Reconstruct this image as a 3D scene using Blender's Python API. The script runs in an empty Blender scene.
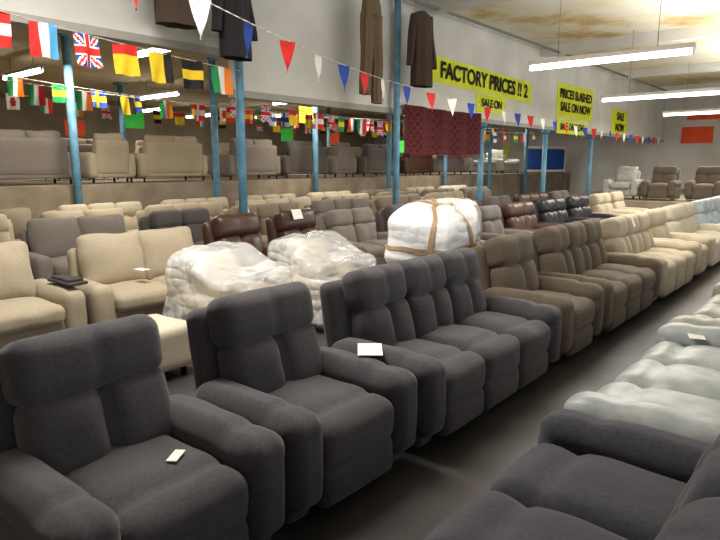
import bpy, math, random
from mathutils import Vector, Matrix, noise
random.seed(7)
scene = bpy.context.scene
COL = scene.collection
try:
    scene.view_settings.view_transform = 'Standard'
except Exception:
    pass

# ------------------------------------------------------------ materials
def srgb(r, g, b):
    f = lambda c: (c/255/12.92) if c/255 <= 0.04045 else ((c/255+0.055)/1.055)**2.4
    return (f(r), f(g), f(b), 1)

def base_mat(name):
    m = bpy.data.materials.new(name); m.use_nodes = True
    nt = m.node_tree; b = nt.nodes["Principled BSDF"]
    return m, nt, b

def noise_mat(name, c1, c2, scale=8, rough=0.8, bump=0.2, bscale=60, detail=4, metallic=0, sheen=0.0, lo=0.35, hi=0.65, spec=0.3, dist=0.01):
    m, nt, b = base_mat(name)
    tc = nt.nodes.new("ShaderNodeTexCoord")
    n1 = nt.nodes.new("ShaderNodeTexNoise"); n1.inputs["Scale"].default_value = scale; n1.inputs["Detail"].default_value = detail
    r = nt.nodes.new("ShaderNodeValToRGB")
    r.color_ramp.elements[0].position = lo; r.color_ramp.elements[0].color = c1
    r.color_ramp.elements[1].position = hi; r.color_ramp.elements[1].color = c2
    nt.links.new(tc.outputs["Object"], n1.inputs["Vector"])
    nt.links.new(n1.outputs["Fac"], r.inputs["Fac"])
    nt.links.new(r.outputs["Color"], b.inputs["Base Color"])
    n2 = nt.nodes.new("ShaderNodeTexNoise"); n2.inputs["Scale"].default_value = bscale; n2.inputs["Detail"].default_value = 3
    nt.links.new(tc.outputs["Object"], n2.inputs["Vector"])
    bp = nt.nodes.new("ShaderNodeBump"); bp.inputs["Strength"].default_value = bump; bp.inputs["Distance"].default_value = dist
    nt.links.new(n2.outputs["Fac"], bp.inputs["Height"])
    nt.links.new(bp.outputs["Normal"], b.inputs["Normal"])
    b.inputs["Roughness"].default_value = rough
    b.inputs["Metallic"].default_value = metallic
    b.inputs["Specular IOR Level"].default_value = spec
    if sheen: b.inputs["Sheen Weight"].default_value = sheen
    return m

def fabric(name, r, g, b_, var=0.82, scale=45, sheen=.12):
    c2 = srgb(r, g, b_); c1 = (c2[0]*var, c2[1]*var, c2[2]*var, 1)
    return noise_mat(name, c1, c2, scale=scale, rough=0.9, bump=0.25, bscale=120, sheen=sheen, spec=0.2, dist=0.005)

def leather(name, r, g, b_, spec=.5):
    c2 = srgb(r, g, b_); c1 = (c2[0]*.7, c2[1]*.7, c2[2]*.7, 1)
    return noise_mat(name, c1, c2, scale=9, rough=0.38, bump=0.2, bscale=90, spec=spec, dist=0.006)

def flat(name, r, g, b_, rough=0.7, emit=0):
    c = srgb(r, g, b_)
    m = noise_mat(name, (c[0]*.93, c[1]*.93, c[2]*.93, 1), c, scale=12, rough=rough, bump=0.03, bscale=40)
    return m

def emis(name, col, s):
    m, nt, b = base_mat(name)
    b.inputs["Base Color"].default_value = (1, 1, 1, 1)
    b.inputs["Emission Color"].default_value = col
    b.inputs["Emission Strength"].default_value = s
    return m

M = {
 'charcoal': fabric('charcoal_chenille', 80, 76, 80, .76, 60, .2),
 'slate': fabric('slate_chenille', 70, 69, 77, .76, 60, .2),
 'brownfab': fabric('taupe_brown_fabric', 104, 92, 78),
 'beige': fabric('beige_fabric', 174, 161, 138, .9),
 'oat': fabric('oatmeal_fabric', 186, 175, 152, .9),
 'cream': fabric('cream_fabric', 208, 198, 176, .92),
 'ice': leather('ice_grey_leather_look', 178, 184, 184, .4),
 'pale': leather('pale_grey_leather_look', 178, 177, 170, .4),
 'grey': fabric('mid_grey_fabric', 130, 122, 114),
 'taupe': fabric('taupe_fabric', 142, 128, 110),
 'dkgrey': fabric('dark_grey_fabric', 94, 88, 85),
 'brown': leather('brown_leather', 74, 48, 38),
 'black': leather('black_leather', 40, 36, 40),
}
CNAME = {'charcoal':'charcoal chenille','slate':'slate-grey chenille','brownfab':'taupe-brown fabric','beige':'beige fabric',
 'oat':'oatmeal fabric','cream':'cream fabric','ice':'ice-grey leather-look','pale':'pale grey leather-look','grey':'mid-grey fabric',
 'taupe':'taupe fabric','dkgrey':'dark grey fabric','brown':'brown leather','black':'black leather'}

m_white = flat('white_paper', 240, 238, 232)
m_blue = noise_mat('blue_post_paint', srgb(84,132,160), srgb(116,164,188), scale=5, rough=.5, bump=.1)
m_bluedk = noise_mat('dark_blue_post_paint', srgb(60,100,130), srgb(90,140,165), scale=5, rough=.5, bump=.1)
m_steel = flat('dull_steel', 120, 120, 118, .5)
m_dark = flat('dark_plastic', 30, 30, 32, .5)
m_cord = flat('white_cord', 210, 205, 195)

# ------------------------------------------------------------ geometry helpers
_grid = {}
def unit_grid(n):
    if n in _grid: return _grid[n]
    verts = []; idx = {}; faces = []
    def vid(p):
        k = (round(p[0], 5), round(p[1], 5), round(p[2], 5))
        if k not in idx:
            idx[k] = len(verts); verts.append(p)
        return idx[k]
    def mp(t): return .45*t+.55*math.sin(t*math.pi/2)
    for a in range(3):
        b = (a+1) % 3; c = (a+2) % 3
        for s in (-1, 1):
            g = [[0]*(n+1) for _ in range(n+1)]
            for i in range(n+1):
                for j in range(n+1):
                    p = [0, 0, 0]; p[a] = s
                    p[b] = mp(2*i/n-1); p[c] = mp(2*j/n-1)
                    g[i][j] = vid(tuple(p))
            for i in range(n):
                for j in range(n):
                    q = (g[i][j], g[i+1][j], g[i+1][j+1], g[i][j+1])
                    faces.append(q if s > 0 else q[::-1])
    _grid[n] = (verts, faces)
    return _grid[n]

def deform(u, h, r, bulge, seams, namp, nf, seed, off=0):
    q = [u[i]*h[i] for i in range(3)]
    c = [max(-(h[i]-r), min(h[i]-r, q[i])) for i in range(3)]
    d = Vector([q[i]-c[i] for i in range(3)])
    if d.length > 1e-9:
        d = d.normalized()
        v = [c[i]+d[i]*(r+off) for i in range(3)]
    else:
        v = q[:]
    o = v[:]
    for i in range(3):
        if bulge[i]:
            j = (i+1) % 3; k = (i+2) % 3
            w = max(0, 1-abs(o[j]/h[j])**3)*max(0, 1-abs(o[k]/h[k])**3)
            v[i] += bulge[i]*w*(o[i]/h[i])
    for (a, pos, w, depth, b) in seams:
        g = math.exp(-abs((o[a]-pos)/w)**1.2)
        v[b] -= depth*g*(o[b]/h[b])
    if namp:
        nv = noise.noise_vector(Vector((o[0]*nf+seed, o[1]*nf, o[2]*nf)))
        v = [v[i]+nv[i]*namp for i in range(3)]
    return v

def puff(size, center=(0,0,0), r=.05, n=10, bulge=(0,0,0), seams=(), namp=0, nf=6, seed=0, tilt=0, pivot=(0,0,0), rot=None, post=None):
    h = [s/2 for s in size]
    r = min(r, min(h)*.98)
    uv, uf = unit_grid(n)
    out = []
    R = Matrix.Rotation(tilt, 3, 'X') if tilt else None
    pv = Vector(pivot); cv = Vector(center)
    for u in uv:
        v = Vector(deform(u, h, r, bulge, seams, namp, nf, seed))
        if rot is not None: v = rot @ v
        v = v+cv
        if R: v = R @ (v-pv) + pv
        if post: v = post(v)
        out.append(v)
    return out, uf

def merge(pieces):
    V = []; F = []
    for v, f in pieces:
        o = len(V); V += list(v); F += [tuple(i+o for i in q) for q in f]
    return V, F

def mk(name, pieces, mat=None, smooth=True):
    V, F = merge(pieces)
    me = bpy.data.meshes.new(name)
    me.from_pydata([tuple(v) for v in V], [], F)
    if mat: me.materials.append(mat)
    if smooth: me.polygons.foreach_set("use_smooth", [True]*len(me.polygons))
    me.update()
    return me

def cyl(p0, p1, r, seg=16, r2=None):
    p0 = Vector(p0); p1 = Vector(p1); r2 = r if r2 is None else r2
    d = (p1-p0).normalized()
    a = d.orthogonal().normalized(); b = d.cross(a)
    V = []; F = []
    for k in range(seg):
        t = 2*math.pi*k/seg
        e = a*math.cos(t)+b*math.sin(t)
        V.append(p0+e*r); V.append(p1+e*r2)
    for k in range(seg):
        j = (k+1) % seg
        F.append((2*k, 2*j, 2*j+1, 2*k+1))
    F.append(tuple(2*k for k in range(seg))[::-1]); F.append(tuple(2*k+1 for k in range(seg)))
    return V, F

def box(a, b):
    x0, y0, z0 = a; x1, y1, z1 = b
    V = [Vector(p) for p in ((x0,y0,z0),(x1,y0,z0),(x1,y1,z0),(x0,y1,z0),(x0,y0,z1),(x1,y0,z1),(x1,y1,z1),(x0,y1,z1))]
    F = [(0,3,2,1),(4,5,6,7),(0,1,5,4),(1,2,6,5),(2,3,7,6),(3,0,4,7)]
    return V, F

def ob(name, mesh, loc=(0,0,0), rotz=0, parent=None, rot=None):
    o = bpy.data.objects.new(name, mesh)
    o.location = loc
    o.rotation_euler = rot if rot else (0, 0, rotz)
    if parent: o.parent = parent
    COL.objects.link(o)
    return o

def meta(o, label, cat, group=None):
    o["label"] = label; o["category"] = cat
    if group: o["group"] = group

def struct(name, pieces, mat):
    o = ob(name, mk(name, pieces, mat, smooth=False)); o["kind"] = "structure"; return o

# ------------------------------------------------------------ sofa prototypes
def recliner_parts(n, q):
    """q = mesh resolution"""
    w = .58 if n == 1 else .53
    P = []
    W = n*w
    fine = q >= 18
    na = .012 if fine else .010
    P.append(('base', [puff((W+.12, .74, .30), (0, .03, .20), .03, 4)]))
    T = math.radians(-15); pv = (0, .16, .42)
    for i in range(n):
        x = (i-(n-1)/2)*w
        bw = w+.10 if n == 1 else w-.004
        P.append(('footrest_panel', [puff((w-.014, .14, .36), (x, -.40, .235), .05, q, bulge=(0, .03, 0), namp=.005, seed=i*3, seams=((2, .03, .018, .028, 1),))]))
        P.append(('seat_cushion', [puff((w-.008, .70, .19), (x, -.13, .395), .07, q, bulge=(.0, .02, .04), namp=na, nf=5, seed=i*7+1,
                 seams=((1, -.19, .026, .032, 2),))]))
        P.append(('back_cushion', [
            puff((bw-.02, .20, .40), (x, .165, .60), .075, q, bulge=(0, .05, 0), namp=na*.8, nf=6, seed=i*5+2,
                 seams=((0, 0, .030, .08, 1), (2, -.15, .025, .028, 1)), tilt=T, pivot=pv),
            puff((bw, .22, .285), (x, .165, .905), .082, q, bulge=(0, .03, .0), namp=na*.7, nf=6, seed=i*5+4,
                 seams=((0, 0, .024, .016, 1),), tilt=T, pivot=pv)]))
    P.append(('back_shell', [puff((W+.21, .15, .86), (0, .30, .53), .06, max(6, q-4), bulge=(0, .02, 0), namp=.005, tilt=math.radians(-10), pivot=(0, .3, .1))]))
    for s in (-1, 1):
        x = s*(W/2+.097)
        P.append(('armrest', [
            puff((.165, .80, .42), (x, -.01, .25), .04, q, bulge=(.008, 0, 0), namp=.005),
            puff((.215, .80, .165), (x, -.085, .505), .075, q, bulge=(.008, .015, .024), namp=na*.7, nf=5, seed=s*9+3, seams=((1, -.20, .026, .020, 2),)),
            puff((.198, .13, .44), (x, -.415, .345), .06, q, bulge=(.008, .03, 0), namp=.006, nf=5, seed=s*4+1)]))
    return P, W+.40

def plain_parts(n, q):
    w = .66 if n > 1 else .62
    W = n*w; P = []
    P.append(('base', [puff((W+.2, .80, .24), (0, .02, .23), .03, q, namp=.003)]))
    T = math.radians(-16); pv = (0, .2, .45)
    for i in range(n):
        x = (i-(n-1)/2)*w
        P.append(('seat_cushion', [puff((w-.008, .66, .17), (x, -.14, .42), .06, q, bulge=(0, .015, .04), namp=.012, seed=i*7+1)]))
        P.append(('back_cushion', [puff((w+.02, .13, .58), (x, .16, .74), .062, q, bulge=(0, .105, .0), namp=.024, nf=5, seed=i*5+2, tilt=T, pivot=pv)]))
    P.append(('back_shell', [puff((W+.1, .16, .72), (0, .36, .53), .07, q, namp=.005, tilt=math.radians(-6), pivot=(0, .36, .2))]))
    for s in (-1, 1):
        x = s*(W/2+.105)
        P.append(('armrest', [puff((.20, .90, .50), (x, 0, .36), .07, q, bulge=(.015, 0, .02), namp=.010, seed=s*4+2)]))
        for yy in (-.36, .36):
            P.append(('leg', [cyl((x, yy, 0), (x, yy, .13), .022, 10, .03)]))
    return P, W+.42

_proto = {}; _cm = {}
def proto(style, n, q, mat):
    k = (style, n, q)
    if k not in _proto:
        P, Wd = (recliner_parts if style == 'rec' else plain_parts)(n, q)
        _proto[k] = ([(nm, mk(nm, pc)) for nm, pc in P], Wd)
    key = k+(mat,)
    if key not in _cm:
        L = []
        for nm, me in _proto[k][0]:
            m2 = me.copy(); m2.materials.clear()
            m2.materials.append(m_dark if nm == 'leg' else M[mat]); L.append((nm, m2))
        _cm[key] = L
    return _cm[key], _proto[k][1]

def sofa(style, n, mat, x, y, rz=0, z=0, q=8, label=None, group=None, extra='', sy=1, sc=1):
    parts, Wd = proto(style, n, q, mat)
    nm = {1: 'armchair', 2: 'loveseat', 3: 'sofa'}[n]
    if style == 'rec' : nm = 'recliner_'+nm
    e = ob(nm, None, (x, y, z), rz)
    e.empty_display_size = .2
    e.scale = (1, sy, sc)
    for pn, me in parts:
        ob(pn, me, parent=e)
    kind = {1: 'armchair', 2: 'two-seat sofa', 3: 'three-seat sofa'}[n]
    desc = 'padded reclining ' if style == 'rec' else 'loose-cushioned '
    meta(e, label or (CNAME[mat]+' '+desc+kind+(' '+extra if extra else '')), 'armchair' if n == 1 else 'sofa',
         group or (CNAME[mat]+' '+('recliners' if style == 'rec' else 'sofas')+' in showroom rows'))
    return e

def width(style, n, q=8):
    return {('rec',1):.99,('rec',2):1.47,('rec',3):2.0,('plain',1):1.04,('plain',2):1.74,('plain',3):2.40}[(style, n)]

def row(x0, y, rz, specs, q=8, gap=.05, z=0, jit=.012, extra=''):
    x = x0
    for st, n, mat in specs:
        w = width(st, n)
        sofa(st, n, mat, x+w/2, y+random.uniform(-.03, .03), rz+random.uniform(-jit, jit), z, q, extra=extra)
        x += w+gap
    return x

PI = math.pi
# front row (faces -Y)
Y0 = 2.30
sofa('rec', 1, 'charcoal', 1.19, Y0, .015, q=26, label='charcoal chenille reclining armchair with a small white tag on its seat', group='charcoal recliners')
sofa('rec', 1, 'charcoal', 2.23, Y0+.02, -.008, q=26, label='charcoal chenille reclining armchair between a matching armchair and sofa', group='charcoal recliners')
sofa('rec', 3, 'charcoal', 3.78, Y0, 0, q=24, label='charcoal chenille three-seat reclining sofa with paper on its arm', group='charcoal recliners')
sofa('rec', 1, 'brownfab', 5.32, Y0, 0, q=16, extra='beside the charcoal sofa', sc=1.04)
sofa('rec', 3, 'brownfab', 6.87, Y0, 0, q=16, sc=1.04)
row(7.95, Y0, 0, [('rec',3,'beige'),('rec',1,'beige'),('rec',3,'oat'),('rec',3,'ice'),('rec',1,'ice')], q=10)
# right row (faces +Y)
YR = .46
sofa('rec', 3, 'slate', 1.76, YR, PI, q=24, sy=1.22, label='slate-grey chenille three-seat sofa facing the aisle', group='aisle sofas facing the charcoal row')
sofa('rec', 3, 'ice', 3.84, YR, PI, q=18, sy=1.22)
sofa('rec', 3, 'pale', 5.90, YR, PI, q=14, sy=1.22)
sofa('rec', 3, 'ice', 7.95, YR, PI, q=10, sy=1.22)
sofa('rec', 3, 'oat', 10.0, YR, PI, q=8, sy=1.22)
# second rank
row(8.9, 4.75, 0, [('rec',1,'dkgrey'),('rec',2,'brown'),('rec',2,'black'),('rec',2,'black'),('rec',2,'beige'),('rec',1,'beige')], q=8)
row(.78, 5.8, 0, [('plain',2,'beige'),('plain',2,'beige')], q=14)
sofa('rec', 1, 'brown', 4.85, 5.85, 0, q=12, sc=1.08)
sofa('rec', 1, 'brown', 5.90, 5.85, .01, q=12, sc=1.08)
row(6.6, 6.1, 0, [('rec',2,'grey'),('rec',3,'dkgrey'),('rec',2,'brown'),('rec',2,'dkgrey'),('rec',3,'brown'),('rec',2,'dkgrey')], q=9)
row(1.2, 8.08, 0, [('plain',2,'taupe'),('plain',2,'grey'),('rec',2,'dkgrey'),('rec',3,'taupe'),('rec',3,'grey'),('rec',3,'taupe'),('rec',3,'beige'),('rec',2,'grey')], q=7)
row(1.6, 9.3, 0, [('rec',3,'oat'),('plain',2,'beige'),('rec',3,'beige'),('plain',3,'oat'),('rec',3,'beige'),('rec',3,'taupe'),('rec',3,'grey'),('rec',3,'grey')], q=6)
row(2.0, 10.5, 0, [('plain',3,'taupe'),('rec',3,'oat'),('rec',3,'oat'),('rec',3,'beige'),('rec',3,'oat'),('rec',3,'taupe'),('rec',3,'beige'),('rec',3,'cream')], q=6)
# raised stage at the back
ZP = 1.35
x = 3.9
for n, mat, gp, rz in [(2,'grey',.0,PI),(1,'beige',.25,PI),(2,'beige',.1,PI),(2,'grey',.6,PI),(2,'dkgrey',.15,PI),(1,'grey',.2,PI),(2,'dkgrey',.3,PI),(2,'brown',.5,PI),(2,'grey',.4,PI),(3,'pale',.5,0),(2,'pale',.3,0)]:
    x += gp; w = width('plain', n)
    sofa('plain', n, mat, x+w/2, 12.5, rz, ZP, q=7, extra='on the raised stage', group='sofas on the raised stage')
    x += w
row(6.5, 15.5, PI, [('plain',2,'grey'),('plain',3,'taupe'),('plain',3,'beige'),('plain',2,'dkgrey'),('plain',3,'taupe'),('plain',3,'grey'),('plain',3,'pale')], q=5, z=ZP, gap=.3, extra='on the raised stage')
# end platform chairs (face -X)
sofa('plain', 1, 'pale', 20.3, 6.0, -PI/2, .65, q=8, extra='on the end platform')
sofa('rec', 1, 'brownfab', 20.4, 4.9, -PI/2, .65, q=8, extra='on the end platform')
sofa('rec', 1, 'brownfab', 20.5, 3.7, -PI/2, .65, q=8, extra='on the end platform')
sofa('rec', 2, 'brownfab', 20.6, 2.2, -PI/2, .65, q=8, extra='on the end platform')

# ------------------------------------------------------------ wrapped goods
def plastic_mat(name, lo_a, hi_a, tint=(.9,.92,.93,1), warp=1.0, rough=.15):
    m, nt, b = base_mat(name)
    b.inputs["Base Color"].default_value = tint
    b.inputs["Roughness"].default_value = rough
    tc = nt.nodes.new("ShaderNodeTexCoord")
    hs = []
    for k, (rot, sc, s) in enumerate([((.4, .7, .3), (1, 1, 3.2), 1.6), ((1.2, -.5, .9), (1, 3, 1), 1.5), ((0, 0, 0), (1, 1, 1), 7)]):
        mp = nt.nodes.new("ShaderNodeMapping"); mp.inputs["Rotation"].default_value = rot; mp.inputs["Scale"].default_value = sc
        nz = nt.nodes.new("ShaderNodeTexNoise"); nz.inputs["Scale"].default_value = s; nz.inputs["Detail"].default_value = 1.5
        nt.links.new(tc.outputs["Object"], mp.inputs["Vector"]); nt.links.new(mp.outputs["Vector"], nz.inputs["Vector"])
        a = nt.nodes.new("ShaderNodeMath"); a.operation = 'MULTIPLY_ADD'; a.inputs[1].default_value = 2; a.inputs[2].default_value = -1
        nt.links.new(nz.outputs["Fac"], a.inputs[0])
        c = nt.nodes.new("ShaderNodeMath"); c.operation = 'ABSOLUTE'; nt.links.new(a.outputs[0], c.inputs[0])
        hs.append(c)
    ad = nt.nodes.new("ShaderNodeMath"); ad.operation = 'ADD'; nt.links.new(hs[0].outputs[0], ad.inputs[0]); nt.links.new(hs[1].outputs[0], ad.inputs[1])
    ad2 = nt.nodes.new("ShaderNodeMath"); ad2.operation = 'MULTIPLY_ADD'; ad2.inputs[1].default_value = .3
    nt.links.new(hs[2].outputs[0], ad2.inputs[0]); nt.links.new(ad.outputs[0], ad2.inputs[2])
    bp = nt.nodes.new("ShaderNodeBump"); bp.inputs["Strength"].default_value = .7*warp; bp.inputs["Distance"].default_value = .08
    nt.links.new(ad2.outputs[0], bp.inputs["Height"]); nt.links.new(bp.outputs["Normal"], b.inputs["Normal"])
    if lo_a < 1:
        mr = nt.nodes.new("ShaderNodeMapRange")
        mr.inputs["From Min"].default_value = 0; mr.inputs["From Max"].default_value = .3
        mr.inputs["To Min"].default_value = hi_a; mr.inputs["To Max"].default_value = lo_a
        nt.links.new(ad.outputs[0], mr.inputs["Value"]); nt.links.new(mr.outputs["Result"], b.inputs["Alpha"])
    return m
m_clear = plastic_mat('clear_polythene', .38, .72, (.93, .94, .95, 1), 1.0, .12)
m_wrapw = plastic_mat('white_polythene', 1, 1, (.86,.86,.86,1), .6, .28)
m_tape = noise_mat('brown_parcel_tape', srgb(164,132,96), srgb(196,166,124), scale=6, rough=.35, bump=.2, bscale=20)

def wrapped_chair(x, y, rz, n, lab, sz):
    e = sofa('plain', n, 'cream', x, y, rz, 0, q=10, label=lab, group='polythene-wrapped seats')
    e.name = 'wrapped_armchair'
    w = width('plain', n)
    def drape(v):
        t = max(0, min(1, (.25-v.y)/.6))
        k = 1-.24*t*t*(3-2*t)
        return Vector((v.x, v.y, v.z*k))
    me = mk('plastic_wrap', [puff((w+.06, 1.04, sz+.05), (0, .02, sz/2+.05), .15, 34, bulge=(.015,.02,.03), namp=.055, nf=3.6, seed=x, post=drape)], m_clear)
    ob('plastic_wrap', me, parent=e)
    e.scale = (.92, .86, .88)
wrapped_chair(3.56, 4.58, .22, 1, 'cream armchair wrapped in clear crinkled polythene', 1.0)
wrapped_chair(4.80, 4.55, .10, 1, 'cream armchair wrapped in clear crinkled polythene beside another', 1.0)
def stool(x, y, w, d, hh, rz, mat, lab, base='wrapped_footstool'):
    e = ob(base, None, (x, y, 0), rz)
    ob('stool_body', mk('stool_body', [puff((w, d, hh-.08), (0,0,(hh+.08)/2), .06, 12, namp=.008, bulge=(0,0,.01))], mat), parent=e)
    for sx in (-w/2+.1, w/2-.1):
        for sy in (-d/2+.1, d/2-.1):
            ob('leg', mk('leg', [cyl((sx, sy, 0), (sx, sy, .1), .025)], m_dark), parent=e)
    meta(e, lab, 'footstool')
stool(2.46, 4.45, .78, .6, .44, .05, M['cream'], 'cream fabric footstool in front of a beige sofa', 'footstool')

# big taped bundle on a wrapped footstool
def bundle(x, y, z, size, rz):
    h = [s/2 for s in size]; r = .15; bu = (.03, .03, .05); na = .055; nf = 3.4; sd = 3.3
    e = ob('wrapped_bundle', None, (x, y, z+h[2]), rz)
    e.rotation_euler = (0, math.radians(-4), rz)
    ob('white_wrapping', mk('white_wrapping', [puff(size, (0,0,0), r, 34, bulge=bu, namp=na, nf=nf, seed=sd)], m_wrapw), parent=e)
    def ring(ax, pos, w, tag, skew=0):
        b, c = [(1, 2), (0, 2), (0, 1)][ax]
        V = []; F = []; N = 120
        for k in range(N):
            t = 2*PI*k/N; cc, ss = math.cos(t), math.sin(t); mm = max(abs(cc), abs(ss))
            for s in (-1, 1):
                u = [0, 0, 0]; u[b] = cc/mm; u[c] = ss/mm
                u[ax] = (pos+skew*u[b]+s*w/2)/h[ax]
                v = Vector(deform(u, h, r, bu, (), na, nf, sd))
                nrm = Vector((v[0]/h[0]**2 if ax != 0 else 0, v[1]/h[1]**2 if ax != 1 else 0, v[2]/h[2]**2 if ax != 2 else 0)).normalized()
                V.append(v+nrm*.014)
        for k in range(N):
            j = (k+1) % N
            F.append((2*k, 2*j, 2*j+1, 2*k+1))
        ob('tape_strap', mk('tape_strap', [(V, F)], m_tape), parent=e)
    ring(0, -.10, .045, 'a', .16); ring(0, .16, .04, 'b', -.16); ring(1, .0, .045, 'c', .12); ring(2, .0, .04, 'd', .04)
    meta(e, 'bulky white polythene bundle strapped with brown tape', 'wrapped bundle')
bundle(5.24, 3.38, .71, (1.02, .78, .60), .30)
stool(5.24, 3.38, 1.0, .8, .63, .05, m_wrapw, 'large footstool wrapped in white polythene under the taped bundle')
sofa('rec', 2, 'grey', 7.45, 4.6, 0, q=8)

# paper tags
def tag(x, y, z, w, h, rz=0, tilt=0, lab='white paper price tag lying on upholstery'):
    me = mk('price_tag', [box((-w/2, -h/2, 0), (w/2, h/2, .002))], m_white, False)
    o = ob('price_tag', me, (x, y, z), rot=(tilt, 0, rz)); meta(o, lab, 'price tag', 'white price tags')
tag(2.74, 2.22, .626, .24, .15, .7, lab='white paper sheet on the charcoal sofa arm')
tag(1.30, 2.10, .535, .10, .045, .6, lab='small white tag on the charcoal armchair seat')
tag(3.20, 5.6, .68, .10, .16, .1)
tag(5.80, 6.0, 1.06, .20, .14, .1, 1.2, 'white price tag on a brown leather recliner')
tag(8.3, 2.3, .99, .18, .12, .2, 1.2, 'white price tag on a beige sofa back')
tag(4.6, .80, .56, .16, .10, .3, lab='white price tag on a pale grey sofa')
tag(6.6, 8.1, .98, .16, .12, 0, 1.2)
cl = ob('folded_cloth', mk('folded_cloth', [puff((.18, .44, .03), (0,0,0), .014, 14, namp=.012, nf=7), puff((.15, .34, .03), (.01, .02, .025), .014, 14, namp=.012, nf=8, seed=4)], fabric('dark_cotton', 60, 54, 50)), (2.455, 5.62, .665), .05)
meta(cl, 'dark folded cloth lying on a beige sofa arm', 'cloth')

# ------------------------------------------------------------ room
m_floor = noise_mat('painted_concrete', srgb(48,46,47), srgb(76,72,71), scale=1.3, rough=.45, bump=.15, bscale=12, lo=.3, hi=.7, spec=.4)
m_wall = noise_mat('old_white_plaster', srgb(204,203,196), srgb(224,223,217), scale=.8, rough=.9, bump=.2, bscale=6)
m_wallb = noise_mat('far_wall_plaster', srgb(160,150,132), srgb(190,180,160), scale=.7, rough=.9, bump=.2, bscale=6)
m_stage = noise_mat('stage_boards', srgb(128,114,98), srgb(156,142,122), scale=2, rough=.7, bump=.1)
def ceil_mat(name, cols, s1, s2):
    m, nt, b = base_mat(name)
    tc = nt.nodes.new("ShaderNodeTexCoord")
    a = nt.nodes.new("ShaderNodeTexNoise"); a.inputs["Scale"].default_value = s1; a.inputs["Detail"].default_value = 9; a.inputs["Roughness"].default_value = .62
    nt.links.new(tc.outputs["Object"], a.inputs["Vector"])
    r = nt.nodes.new("ShaderNodeValToRGB")
    r.color_ramp.elements[0].position = .26; r.color_ramp.elements[0].color = cols[0]
    r.color_ramp.elements[1].position = .60; r.color_ramp.elements[1].color = cols[3]
    e = r.color_ramp.elements.new(.38); e.color = cols[1]
    e = r.color_ramp.elements.new(.45); e.color = cols[2]
    nt.links.new(a.outputs["Fac"], r.inputs["Fac"]); nt.links.new(r.outputs["Color"], b.inputs["Base Color"])
    b.inputs["Roughness"].default_value = .9
    return m
m_ceil = ceil_mat('stained_ceiling', [srgb(168,134,88), srgb(206,180,130), srgb(224,213,182), srgb(230,226,212)], .5, 3)
m_ceil2 = noise_mat('far_ceiling', srgb(176,158,122), srgb(200,190,164), scale=.5, rough=.9, bump=.2, bscale=5)

X0, X1, YS, YD, YN, HC = -4.0, 30.0, -5.0, 7.3, 24.0, 4.92
struct('floor', [box((X0-.2, YS-.2, -.1), (X1+.2, YN+.2, 0))], m_floor)
struct('ceiling', [box((X0-.2, YS-.2, HC), (X1+.2, YD+.15, HC+.1))], m_ceil)
struct('ceiling_north', [box((X0-.2, YD+.15, 4.1), (X1+.2, YN+.2, 4.2))], m_ceil2)
struct('wall_east', [box((X1, YS-.2, 0), (X1+.2, YN+.2, HC))], m_wall)
struct('wall_north', [box((X0-.2, YN, 0), (X1+.2, YN+.2, HC))], m_wallb)
struct('wall_west', [box((X0-.2, YS-.2, 0), (X0, YN+.2, HC))], m_wall)
struct('wall_divider', [box((5.85, YD, 2.78), (X1, YD+.15, HC)), box((X0, YD, 3.32), (5.85, YD+.15, HC))], m_wall)
struct('trim_1', [box((5.85, YD-.03, 2.72), (X1, YD+.18, 2.82)), box((X0, YD-.03, 3.26), (5.85, YD+.18, 3.36))], flat('grey_trim', 170, 166, 158))
struct('trim_2', [box((X0, YS, 4.62), (X1, YS+.2, HC))], m_wall)
for i, bx in enumerate((4.5, 10.5, 16.5, 22.5, 28)):
    struct('trim_%d' % (3+i), [box((bx-.12, YS, 4.66), (bx+.12, YD, HC))], m_wall)
struct('floor_stage', [box((X0, 11.45, 0), (X1, YN, ZP))], m_stage)
struct('floor_platform', [box((19.2, YS, 0), (X1, 8.4, .65))], m_stage)
struct('trim_9', [cyl((X0, YD-.55, 4.7), (X1, YD-.55, 4.7), .03)], m_steel)

# posts
def post(x, y, h, mat=m_blue, r=.075, mid=None):
    e = ob('support_post', None, (x, y, 0))
    ob('shaft', mk('shaft', [cyl((0,0,0), (0,0,h), r, 20)], mat), parent=e)
    ob('base_plate', mk('base_plate', [box((-.15,-.15,0), (.15,.15,.02)), cyl((0,0,.02), (0,0,.12), r+.03, 20)], mat, False), parent=e)
    ob('cap_collar', mk('cap_collar', [cyl((0,0,h-.1), (0,0,h), r+.04, 20, r+.07)], mat), parent=e)
    meta(e, 'blue painted steel post holding up the roof', 'post', 'blue steel posts')
for px in (5.78, 9.6):
    post(px, YD-.17, HC-.02, r=.065)
for px in (13.4, 17.2, 21.0):
    post(px, YD+.07, 2.71, r=.07)
for px in (5.25, 8.4, 11.6, 14.8, 18.0, 21.2, 24.4):
    post(px, 11.27, 4.08, m_blue, .075)
for px in (9.5, 14, 18.5, 23, 27.5):
    o = ob('support_post', mk('support_post', [cyl((0,0,ZP), (0,0,4.08), .08, 16), box((-.14,-.14,ZP), (.14,.14,ZP+.04)), box((-.14,-.14,4.04), (.14,.14,4.1))], m_bluedk), (px, 17.2, 0))
    meta(o, 'blue painted steel post standing on the stage', 'post', 'blue steel posts')

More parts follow.
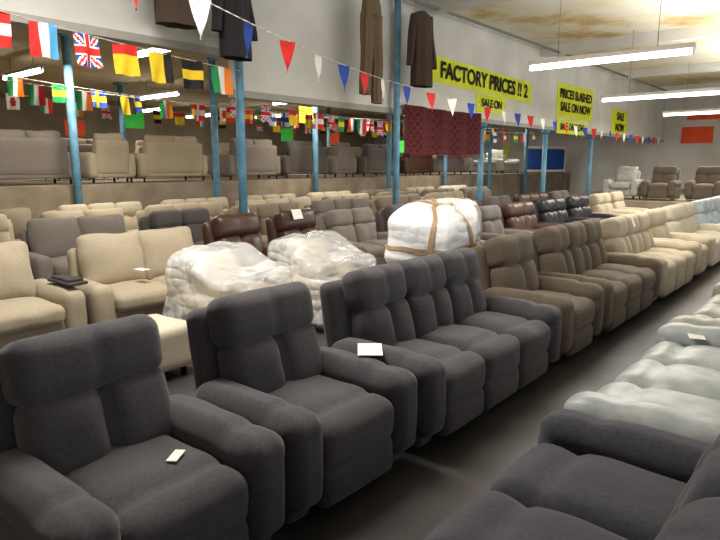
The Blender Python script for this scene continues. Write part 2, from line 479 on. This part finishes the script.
# fluorescent tubes
m_tube = emis('tube_glow', (1, .97, .88, 1), 9)
def tube(x, y0, y1, z, hz, em=m_tube, r=.03):
    e = ob('fluorescent_light', None, (x, y0, z))
    L = y1-y0
    p = lambda t, dz: (0, t, dz)
    ob('tube', mk('tube', [cyl(p(.04, 0), p(L-.04, 0), r, 12)], em), parent=e)
    ob('batten', mk('batten', [box((-.05, 0, .05), (.05, L, .12)), cyl(p(.02, -.03), p(.02, .06), .02), cyl(p(L-.02, -.03), p(L-.02, .06), .02)], flat('white_metal', 225, 225, 220), False), parent=e)
    for t in (L*.2, L*.8):
        ob('hanger', mk('hanger', [cyl(p(t, .12), p(t, hz-z), .006, 8)], m_steel), parent=e)
    meta(e, 'suspended white fluorescent tube light, switched on', 'ceiling light', 'fluorescent tubes')
for tx in (9.9, 15.9, 21.8):
    tube(tx, 2.1, 4.6 if tx < 12 else 5.4, 3.32, HC, r=.036)
m_tube2 = emis('tube_glow_far', (1, .96, .86, 1), 12)
for tx, ty in ((6.05, 9.0), (9.95, 14.9), (5.7, 13.4), (13.5, 13), (17, 18), (20, 12.5), (15, 20), (12.3, 19)):
    tube(tx, ty, ty+2.0, 3.66, 4.1, em=m_tube2, r=.045)

def area(x, y, z, sx, sy, p, col=(1, .96, .90), rot=(0, 0, 0)):
    l = bpy.data.lights.new('lamp', 'AREA'); l.shape = 'RECTANGLE'; l.size = sx; l.size_y = sy; l.energy = p; l.color = col
    o = bpy.data.objects.new('lamp', l); o.location = (x, y, z); o.rotation_euler = rot; COL.objects.link(o)
for lx in (2.5, 9.9, 15.9, 21.8):
    area(lx, 4.2 if lx < 5 else 3.6, 4.5 if lx < 5 else 3.25, .6, 2.6, 260 if lx < 5 else 190)
for lx, ly in ((5, 10), (11, 10), (17, 10), (8, 16), (17, 17), (24, 13)):
    area(lx, ly, 3.5, .5, 2.2, 130, (1, .92, .79))
area(13, 3, 3.6, 22, .4, 400, (1, .97, .91), (PI, 0, 0))  # added uplight with no fitting of its own, brightens the ceiling
# added fill lamp simulating daylight, along the side left open behind the camera
area(12, -4.6, 2.6, 18, 3.2, 330, (.93, .96, 1), (PI/2, 0, 0))
world = bpy.data.worlds.new('World'); scene.world = world; world.use_nodes = True
bg = world.node_tree.nodes['Background']; bg.inputs[0].default_value = (.94, .96, 1, 1); bg.inputs[1].default_value = .45

# ------------------------------------------------------------ bunting and flags
FM = {k: flat('flag_'+k, *c) for k, c in dict(red=(214,44,40), white=(236,234,230), blue=(36,72,164), yellow=(240,204,44), black=(28,26,28), green=(36,140,78), orange=(240,130,40), sky=(90,170,220)).items()}
FK = list(FM)
def flag_mesh(kind, w, h):
    nx, ny = (24, 18) if kind == 'uk' else (12, 9)
    V = []; F = []; MI = []
    ph = random.uniform(0, 6)
    for j in range(ny+1):
        for i in range(nx+1):
            u, v = i/nx, j/ny
            V.append((w*(u-.5), .03*math.sin(u*7+ph+v*2)*(.3+v), -h*v))
    def col(u, v):
        if kind == 'uk':
            a, b = (u-.5)*2, (v-.5)*2
            if abs(a) < .14 or abs(b) < .2: return 'red'
            if abs(a) < .26 or abs(b) < .34: return 'white'
            d = min(abs(a-b), abs(a+b))
            if d < .12: return 'red'
            if d < .3: return 'white'
            return 'blue'
        t, cs = kind
        if t == 'v': return cs[min(int(u*len(cs)), len(cs)-1)]
        if t == 'h': return cs[min(int(v*len(cs)), len(cs)-1)]
        if t == 'x': return cs[1] if (abs(u-.38) < .09 or abs(v-.5) < .12) else cs[0]
        if t == 'o': return cs[1] if ((u-.5)**2*1.7+(v-.5)**2) < .08 else cs[0]
    for j in range(ny):
        for i in range(nx):
            a = j*(nx+1)+i
            F.append((a, a+nx+1, a+nx+2, a+1)); MI.append(FK.index(col((i+.5)/nx, (j+.5)/ny)))
    me = bpy.data.meshes.new('flag'); me.from_pydata(V, [], F)
    for k in FK: me.materials.append(FM[k])
    me.polygons.foreach_set('material_index', MI); me.polygons.foreach_set('use_smooth', [True]*len(F)); me.update()
    return me
KINDS = [('v',('blue','white','red')), 'uk', ('h',('red','yellow','yellow')), ('v',('yellow','yellow','black')), ('h',('black','yellow','black')), ('v',('green','white','orange')),
         ('v',('red','white','sky')), ('v',('green','white','red')), ('x',('blue','yellow')), ('x',('red','white')), ('h',('red','yellow','red')), ('o',('white','red')), ('x',('white','blue')), ('h',('green','yellow','green'))]
FMESH = [flag_mesh(k, .29, .36) for k in KINDS]

def polyline(pts, step, sag=.05):
    out = []; segs = []; tot = 0
    for a, b in zip(pts, pts[1:]):
        a = Vector(a); b = Vector(b); L = (b-a).length; segs.append((tot, tot+L, a, b)); tot += L
    t = 0
    while t <= tot:
        for s0, s1, a, b in segs:
            if s0 <= t <= s1+1e-6:
                f = (t-s0)/(s1-s0); p = a.lerp(b, f); p.z -= sag*4*f*(1-f); out.append((p, math.atan2(b.y-a.y, b.x-a.x))); break
        t += step
    return out
def cord(pts, parent):
    dense = [p for p, _ in polyline(pts, .15)]
    pcs = [cyl(a, b, .006, 5) for a, b in zip(dense, dense[1:])]
    ob('cord', mk('cord', pcs, m_cord), parent=parent)

def flag_string(pts, step, order, scale=1.0, lab='string of small national flags hanging from a white cord'):
    e = ob('flag_bunting', None, (0, 0, 0)); cord(pts, e)
    for i, (p, a) in enumerate(polyline(pts, step)):
        k = order[i] if i < len(order) else random.randrange(len(FMESH))
        o = ob('flag', FMESH[k], p, parent=e); o.rotation_euler = (random.uniform(-.12, .12), 0, a+random.uniform(-.2, .2)); o.scale = (scale,)*3
    meta(e, lab, 'bunting', 'strings of national flags')
flag_string([(1.62, 6.95, 3.40), (5.70, 6.95, 3.03)], .465, [7, 0, 9, 6, 1, 2, 3, 4, 5])
flag_string([(6.1, 7.6, 2.72), (11, 7.6, 2.58), (17.0, 7.6, 2.64)], .6, [], .75)
flag_string([(2.5, 9.4, 2.95), (8, 9.4, 2.8), (14, 9.4, 2.9), (19, 9.4, 2.9)], .7, [], .8)
flag_string([(3.5, 10.9, 3.2), (9, 10.9, 2.95), (15, 10.9, 3.0), (22, 10.9, 2.95)], .7, [], .85)
flag_string([(4, 14.2, 3.3), (10, 14.4, 3.1), (16, 14.4, 3.1), (24, 14.4, 3.1)], .7, [], .9)

def pennant_mesh(c):
    V = []; F = []
    w, h = .22, .33; n = 6
    for j in range(n+1):
        v = j/n; ww = w*(1-v)
        for i in (0, .5, 1): V.append((ww*(i-.5), .012*math.sin(v*5+i*2), -h*v))
    for j in range(n):
        for i in (0, 1):
            a = j*3+i; F.append((a, a+3, a+4, a+1))
    return mk('pennant', [(V, F)], FM[c])
PM = [pennant_mesh(c) for c in ('white', 'blue', 'red')]
def pennants(pts, step, start=0):
    e = ob('pennant_bunting', None, (0, 0, 0)); cord(pts, e)
    for i, (p, a) in enumerate(polyline(pts, step, .05)):
        o = ob('pennant', PM[(i+start) % 3], p, parent=e); o.rotation_euler = (random.uniform(-.15, .15), 0, a+random.uniform(-.5, .1))
    meta(e, 'red, white and blue triangular pennants on a cord', 'bunting', 'strings of triangular pennants')
pennants([(1.05, 3.95, 3.44), (3.35, 4.56, 3.13), (7.9, 6.07, 3.06), (14.5, 6.4, 2.88), (20, 6.5, 2.8), (27, 6.6, 2.8)], .78, 0)

# ------------------------------------------------------------ signs
m_yel = noise_mat('fluorescent_yellow_paper', srgb(214,226,40), srgb(230,240,60), scale=3, rough=.6, bump=.05)
m_org = noise_mat('fluorescent_orange_paper', srgb(250,84,40), srgb(255,104,60), scale=3, rough=.6, bump=.05)
m_grn = noise_mat('fluorescent_green_paper', srgb(60,220,80), srgb(90,240,100), scale=3, rough=.6, bump=.05)
m_ink = flat('black_ink', 20, 20, 20)
def sign(name, w, h, loc, mat, lines=(), size=.3, rotz=0, label='', gap=1.05, group=None, roty=0):
    e = ob(name, None, loc, rotz)
    if roty: e.rotation_euler = (0, roty, rotz)
    V = []; F = []; nx = 12
    for j in range(3):
        for i in range(nx+1):
            V.append((w*(i/nx-.5), .008*math.sin(i*1.1), h*(j/2-.5)))
    for j in range(2):
        for i in range(nx):
            a = j*(nx+1)+i; F.append((a, a+1, a+nx+2, a+nx+1))
    ob('sheet', mk('sheet', [(V, F)], mat), parent=e)
    for k, t in enumerate(lines):
        c = bpy.data.curves.new('lettering_curve', 'FONT'); c.body = t; c.size = size; c.align_x = 'CENTER'; c.align_y = 'CENTER'
        c.extrude = .002; c.offset = size*.03
        tmp = bpy.data.objects.new('tmp', c); COL.objects.link(tmp)
        bpy.context.view_layer.update()
        me = bpy.data.meshes.new_from_object(tmp.evaluated_get(bpy.context.evaluated_depsgraph_get()))
        bpy.data.objects.remove(tmp); me.name = 'lettering'
        me.materials.clear(); me.materials.append(m_ink)
        o = ob('lettering', me, (0, -.02, ((len(lines)-1)/2-k)*size*gap), parent=e, rot=(PI/2, 0, 0))
    meta(e, label, 'sign', group)
sign('banner', 4.9, .54, (13.5, YD-.012, 3.68), m_yel, ['FACTORY PRICES !! 2'], .46, label='fluorescent yellow banner reading FACTORY PRICES on the wall', roty=.02)
sign('sale_sign', 1.5, .42, (13.7, YD-.012, 3.18), m_yel, ['SALE ON'], .26, label='small yellow sale sign under the banner')
sign('sale_banner', 3.0, .98, (19.2, YD-.012, 3.62), m_yel, ['PRICES SLASHED', 'SALE ON NOW'], .36, label='large yellow banner with black sale lettering')
sign('sale_sign', 2.4, .42, (18.9, YD-.05, 2.86), m_yel, ['SALE ON NOW'], .28, label='yellow paper sale sign below the large banner')
sign('sale_sign', 1.8, .9, (23.6, YD-.012, 3.25), m_yel, ['SALE', 'NOW'], .38, label='yellow sale sign near the end wall')
sign('wall_sign', 1.25, .7, (29.97, 5.96, 3.0), m_org, [], rotz=-PI/2, label='plain orange notice on the end wall')
sign('wall_sign', 2.4, .22, (29.97, 5.2, 3.75), m_org, [], rotz=-PI/2, label='long orange strip notice on the end wall')
for (sx, sy, sz, m, n) in [(7.6, 13.2, 2.75, m_grn, 'green'), (12.6, 13.4, 2.6, m_grn, 'green'), (14.9, 13.6, 2.55, m_org, 'orange'), (16, 11.75, 2.3, m_grn, 'green'), (10.5, 10.5, 2.9, m_yel, 'yellow'), (20, 11.75, 2.2, m_org, 'orange'), (18.6, 11.75, 2.25, m_grn, 'green'), (23.5, 11.75, 2.3, m_yel, 'yellow'), (7.0, 14.9, 2.6, m_org, 'orange')]:
    s_ = ob('hanging_notice', mk('hanging_notice', [box((-.24, -.005, -.19), (.24, .005, .19)), cyl((-.2, 0, .19), (-.2, 0, 4.09-sz), .004, 5), cyl((.2, 0, .19), (.2, 0, 4.09-sz), .004, 5)], m, False), (sx, sy, sz))
    meta(s_, n+' fluorescent card hanging on two strings', 'sign', 'hanging fluorescent cards')

# ------------------------------------------------------------ hanging rug
def rug_mat():
    m, nt, b = base_mat('red_patterned_rug')
    tc = nt.nodes.new("ShaderNodeTexCoord")
    ck = nt.nodes.new("ShaderNodeTexVoronoi"); ck.inputs["Scale"].default_value = 5.5; ck.distance = 'MANHATTAN'; ck.inputs["Randomness"].default_value = 0
    nt.links.new(tc.outputs["Object"], ck.inputs["Vector"])
    r = nt.nodes.new("ShaderNodeValToRGB")
    r.color_ramp.interpolation = 'CONSTANT'
    r.color_ramp.elements[0].color = srgb(140, 90, 72); r.color_ramp.elements[0].position = 0
    r.color_ramp.elements[1].color = srgb(40, 18, 26); r.color_ramp.elements[1].position = .10
    e = r.color_ramp.elements.new(.40); e.color = srgb(98, 26, 30)
    e = r.color_ramp.elements.new(.75); e.color = srgb(60, 20, 26)
    nt.links.new(ck.outputs["Distance"], r.inputs["Fac"]); nt.links.new(r.outputs["Color"], b.inputs["Base Color"])
    b.inputs["Roughness"].default_value = .95
    return m
V = []; F = []; nx, nz = 50, 10
for j in range(nz+1):
    for i in range(nx+1):
        V.append((3.1*(i/nx-.5), .04*math.sin(i*.5), -.95*j/nz-.03*math.sin(i/nx*PI)))
for j in range(nz):
    for i in range(nx):
        a = j*(nx+1)+i; F.append((a, a+nx+1, a+nx+2, a+1))
e = ob('hanging_rug', None, (11.5, YD-.1, 2.92))
ob('woven_panel', mk('woven_panel', [(V, F)], rug_mat()), parent=e)
ob('fringe', mk('fringe', [cyl((3.1*(i/60-.5), 0, -.95-.03*math.sin(i/60*PI)), (3.1*(i/60-.5), .01, -1.05), .006, 5) for i in range(61)], flat('dark_red_fringe', 90, 24, 28)), parent=e)
meta(e, 'dark red patterned rug hung below the wall', 'rug')

# ------------------------------------------------------------ hanging garments
def loft(rings, seg=36, folds=7):
    V = []; F = []
    for (cx, cy, cz, rx, ry, fa, ph) in rings:
        for k in range(seg):
            t = 2*PI*k/seg; f = 1+fa*math.sin(folds*t+ph)
            V.append(Vector((cx+rx*f*math.cos(t), cy+ry*f*math.sin(t), cz)))
    for i in range(len(rings)-1):
        for k in range(seg):
            j = (k+1) % seg
            F.append((i*seg+k, (i+1)*seg+k, (i+1)*seg+j, i*seg+j))
    return V, F
def trousers(x, y, ztop, zbot, mat, rz, lab):
    L = ztop-zbot
    e = ob('hanging_trousers', None, (x, y, ztop), rz)
    pcs = [loft([(0, 0, 0, .22, .06, .03, 0), (0, 0, -.12, .25, .09, .05, .4), (0, 0, -.3, .26, .1, .06, .8)])]
    for s in (-1, 1):
        pcs.append(loft([(s*(.13+.06*t), .01*math.sin(t*9), -.26-(L-.26+s*.06)*t, .145-.02*t, .085-.01*t, .12, s+t*3) for t in [i/12 for i in range(13)]]))
    ob('cloth', mk('cloth', pcs, mat), parent=e)
    ob('waistband', mk('waistband', [loft([(0, 0, .01, .225, .065, .03, 0), (0, 0, -.05, .23, .07, .03, 0)])], mat), parent=e)
    ob('hook', mk('hook', [cyl((0, 0, 4.7-ztop), (0, 0, -.02), .005, 6), cyl((-.2, 0, 0), (.2, 0, 0), .008, 6)], m_steel), parent=e)
    meta(e, lab, 'trousers', 'garments hung near the ceiling')
def jacket(x, y, ztop, zbot, mat, rz, lab):
    L = ztop-zbot
    e = ob('hanging_jacket', None, (x, y, ztop), rz)
    ob('body', mk('body', [loft([(0, 0, 0, .08, .06, 0, 0), (0, 0, -.05, .2, .09, .02, 0), (0, 0, -.15, .24, .11, .05, .3)] + [(.03*t, 0, -.15-(L-.15)*t, .24+.02*t, .12+.03*t, .09, .3+t*2) for t in (.25, .5, .75, 1)])], mat), parent=e)
    for s in (-1, 1):
        ob('sleeve', mk('sleeve', [loft([(s*(.2+.16*t), .02*math.sin(t*5), -.07-.62*t*L/.9, .075-.015*t, .085-.02*t, .06, t*5) for t in [i/8 for i in range(9)]])], mat), parent=e)
    ob('hanger_hook', mk('hanger_hook', [cyl((0, 0, 4.7-ztop), (0, 0, -.02), .005, 6), cyl((-.2, 0, -.06), (0, 0, 0), .01, 6), cyl((.2, 0, -.06), (0, 0, 0), .01, 6)], m_steel), parent=e)
    meta(e, lab, 'jacket', 'garments hung near the ceiling')
m_khaki = fabric('khaki_cotton', 112, 94, 74); m_dkc = fabric('charcoal_cotton', 48, 44, 48); m_dbr = fabric('dark_brown_cotton', 74, 60, 52)
YG = YD-.55
trousers(8.35, YG, 4.5, 2.85, m_khaki, .1, 'khaki trousers hung from a ceiling pipe')
jacket(9.85, YG, 4.55, 3.2, m_dbr, -.1, 'dark brown jacket hung from a ceiling pipe')
jacket(5.42, YG, 4.3, 3.15, m_dkc, .15, 'charcoal jacket hung from a ceiling pipe')
jacket(4.50, YG, 4.45, 3.42, m_dbr, -.1, 'dark brown jacket hung beside the flags')

# ------------------------------------------------------------ blue mattress in white frame
e = ob('bed_frame', None, (28.0, 11.95, ZP), -PI/2+.9)
ob('blue_headboard', mk('blue_headboard', [puff((1.9, .22, .95), (0, 0, .62), .06, 8, bulge=(0, .03, 0))], fabric('royal_blue_fabric', 40, 80, 160)), parent=e)
for s in (-1.02, 1.02):
    ob('bed_post', mk('bed_post', [cyl((s, 0, 0), (s, 0, 1.25), .05, 12)], m_white), parent=e)
ob('top_rail', mk('top_rail', [box((-1.02, -.04, 1.15), (1.02, .04, 1.22))], m_white, False), parent=e)
ob('bottom_rail', mk('bottom_rail', [box((-1.02, -.04, .05), (1.02, .04, .12))], m_white, False), parent=e)
meta(e, 'white bed frame with a blue padded panel on the stage', 'bed frame')

# ------------------------------------------------------------ camera
cd = bpy.data.cameras.new('camera'); cd.lens = 30; cd.sensor_width = 36; cd.clip_end = 200
cam = bpy.data.objects.new('camera', cd); cam.location = (0, 0, 1.74)
cam.rotation_euler = (math.radians(80), 0, math.radians(-50)); COL.objects.link(cam)
scene.camera = cam
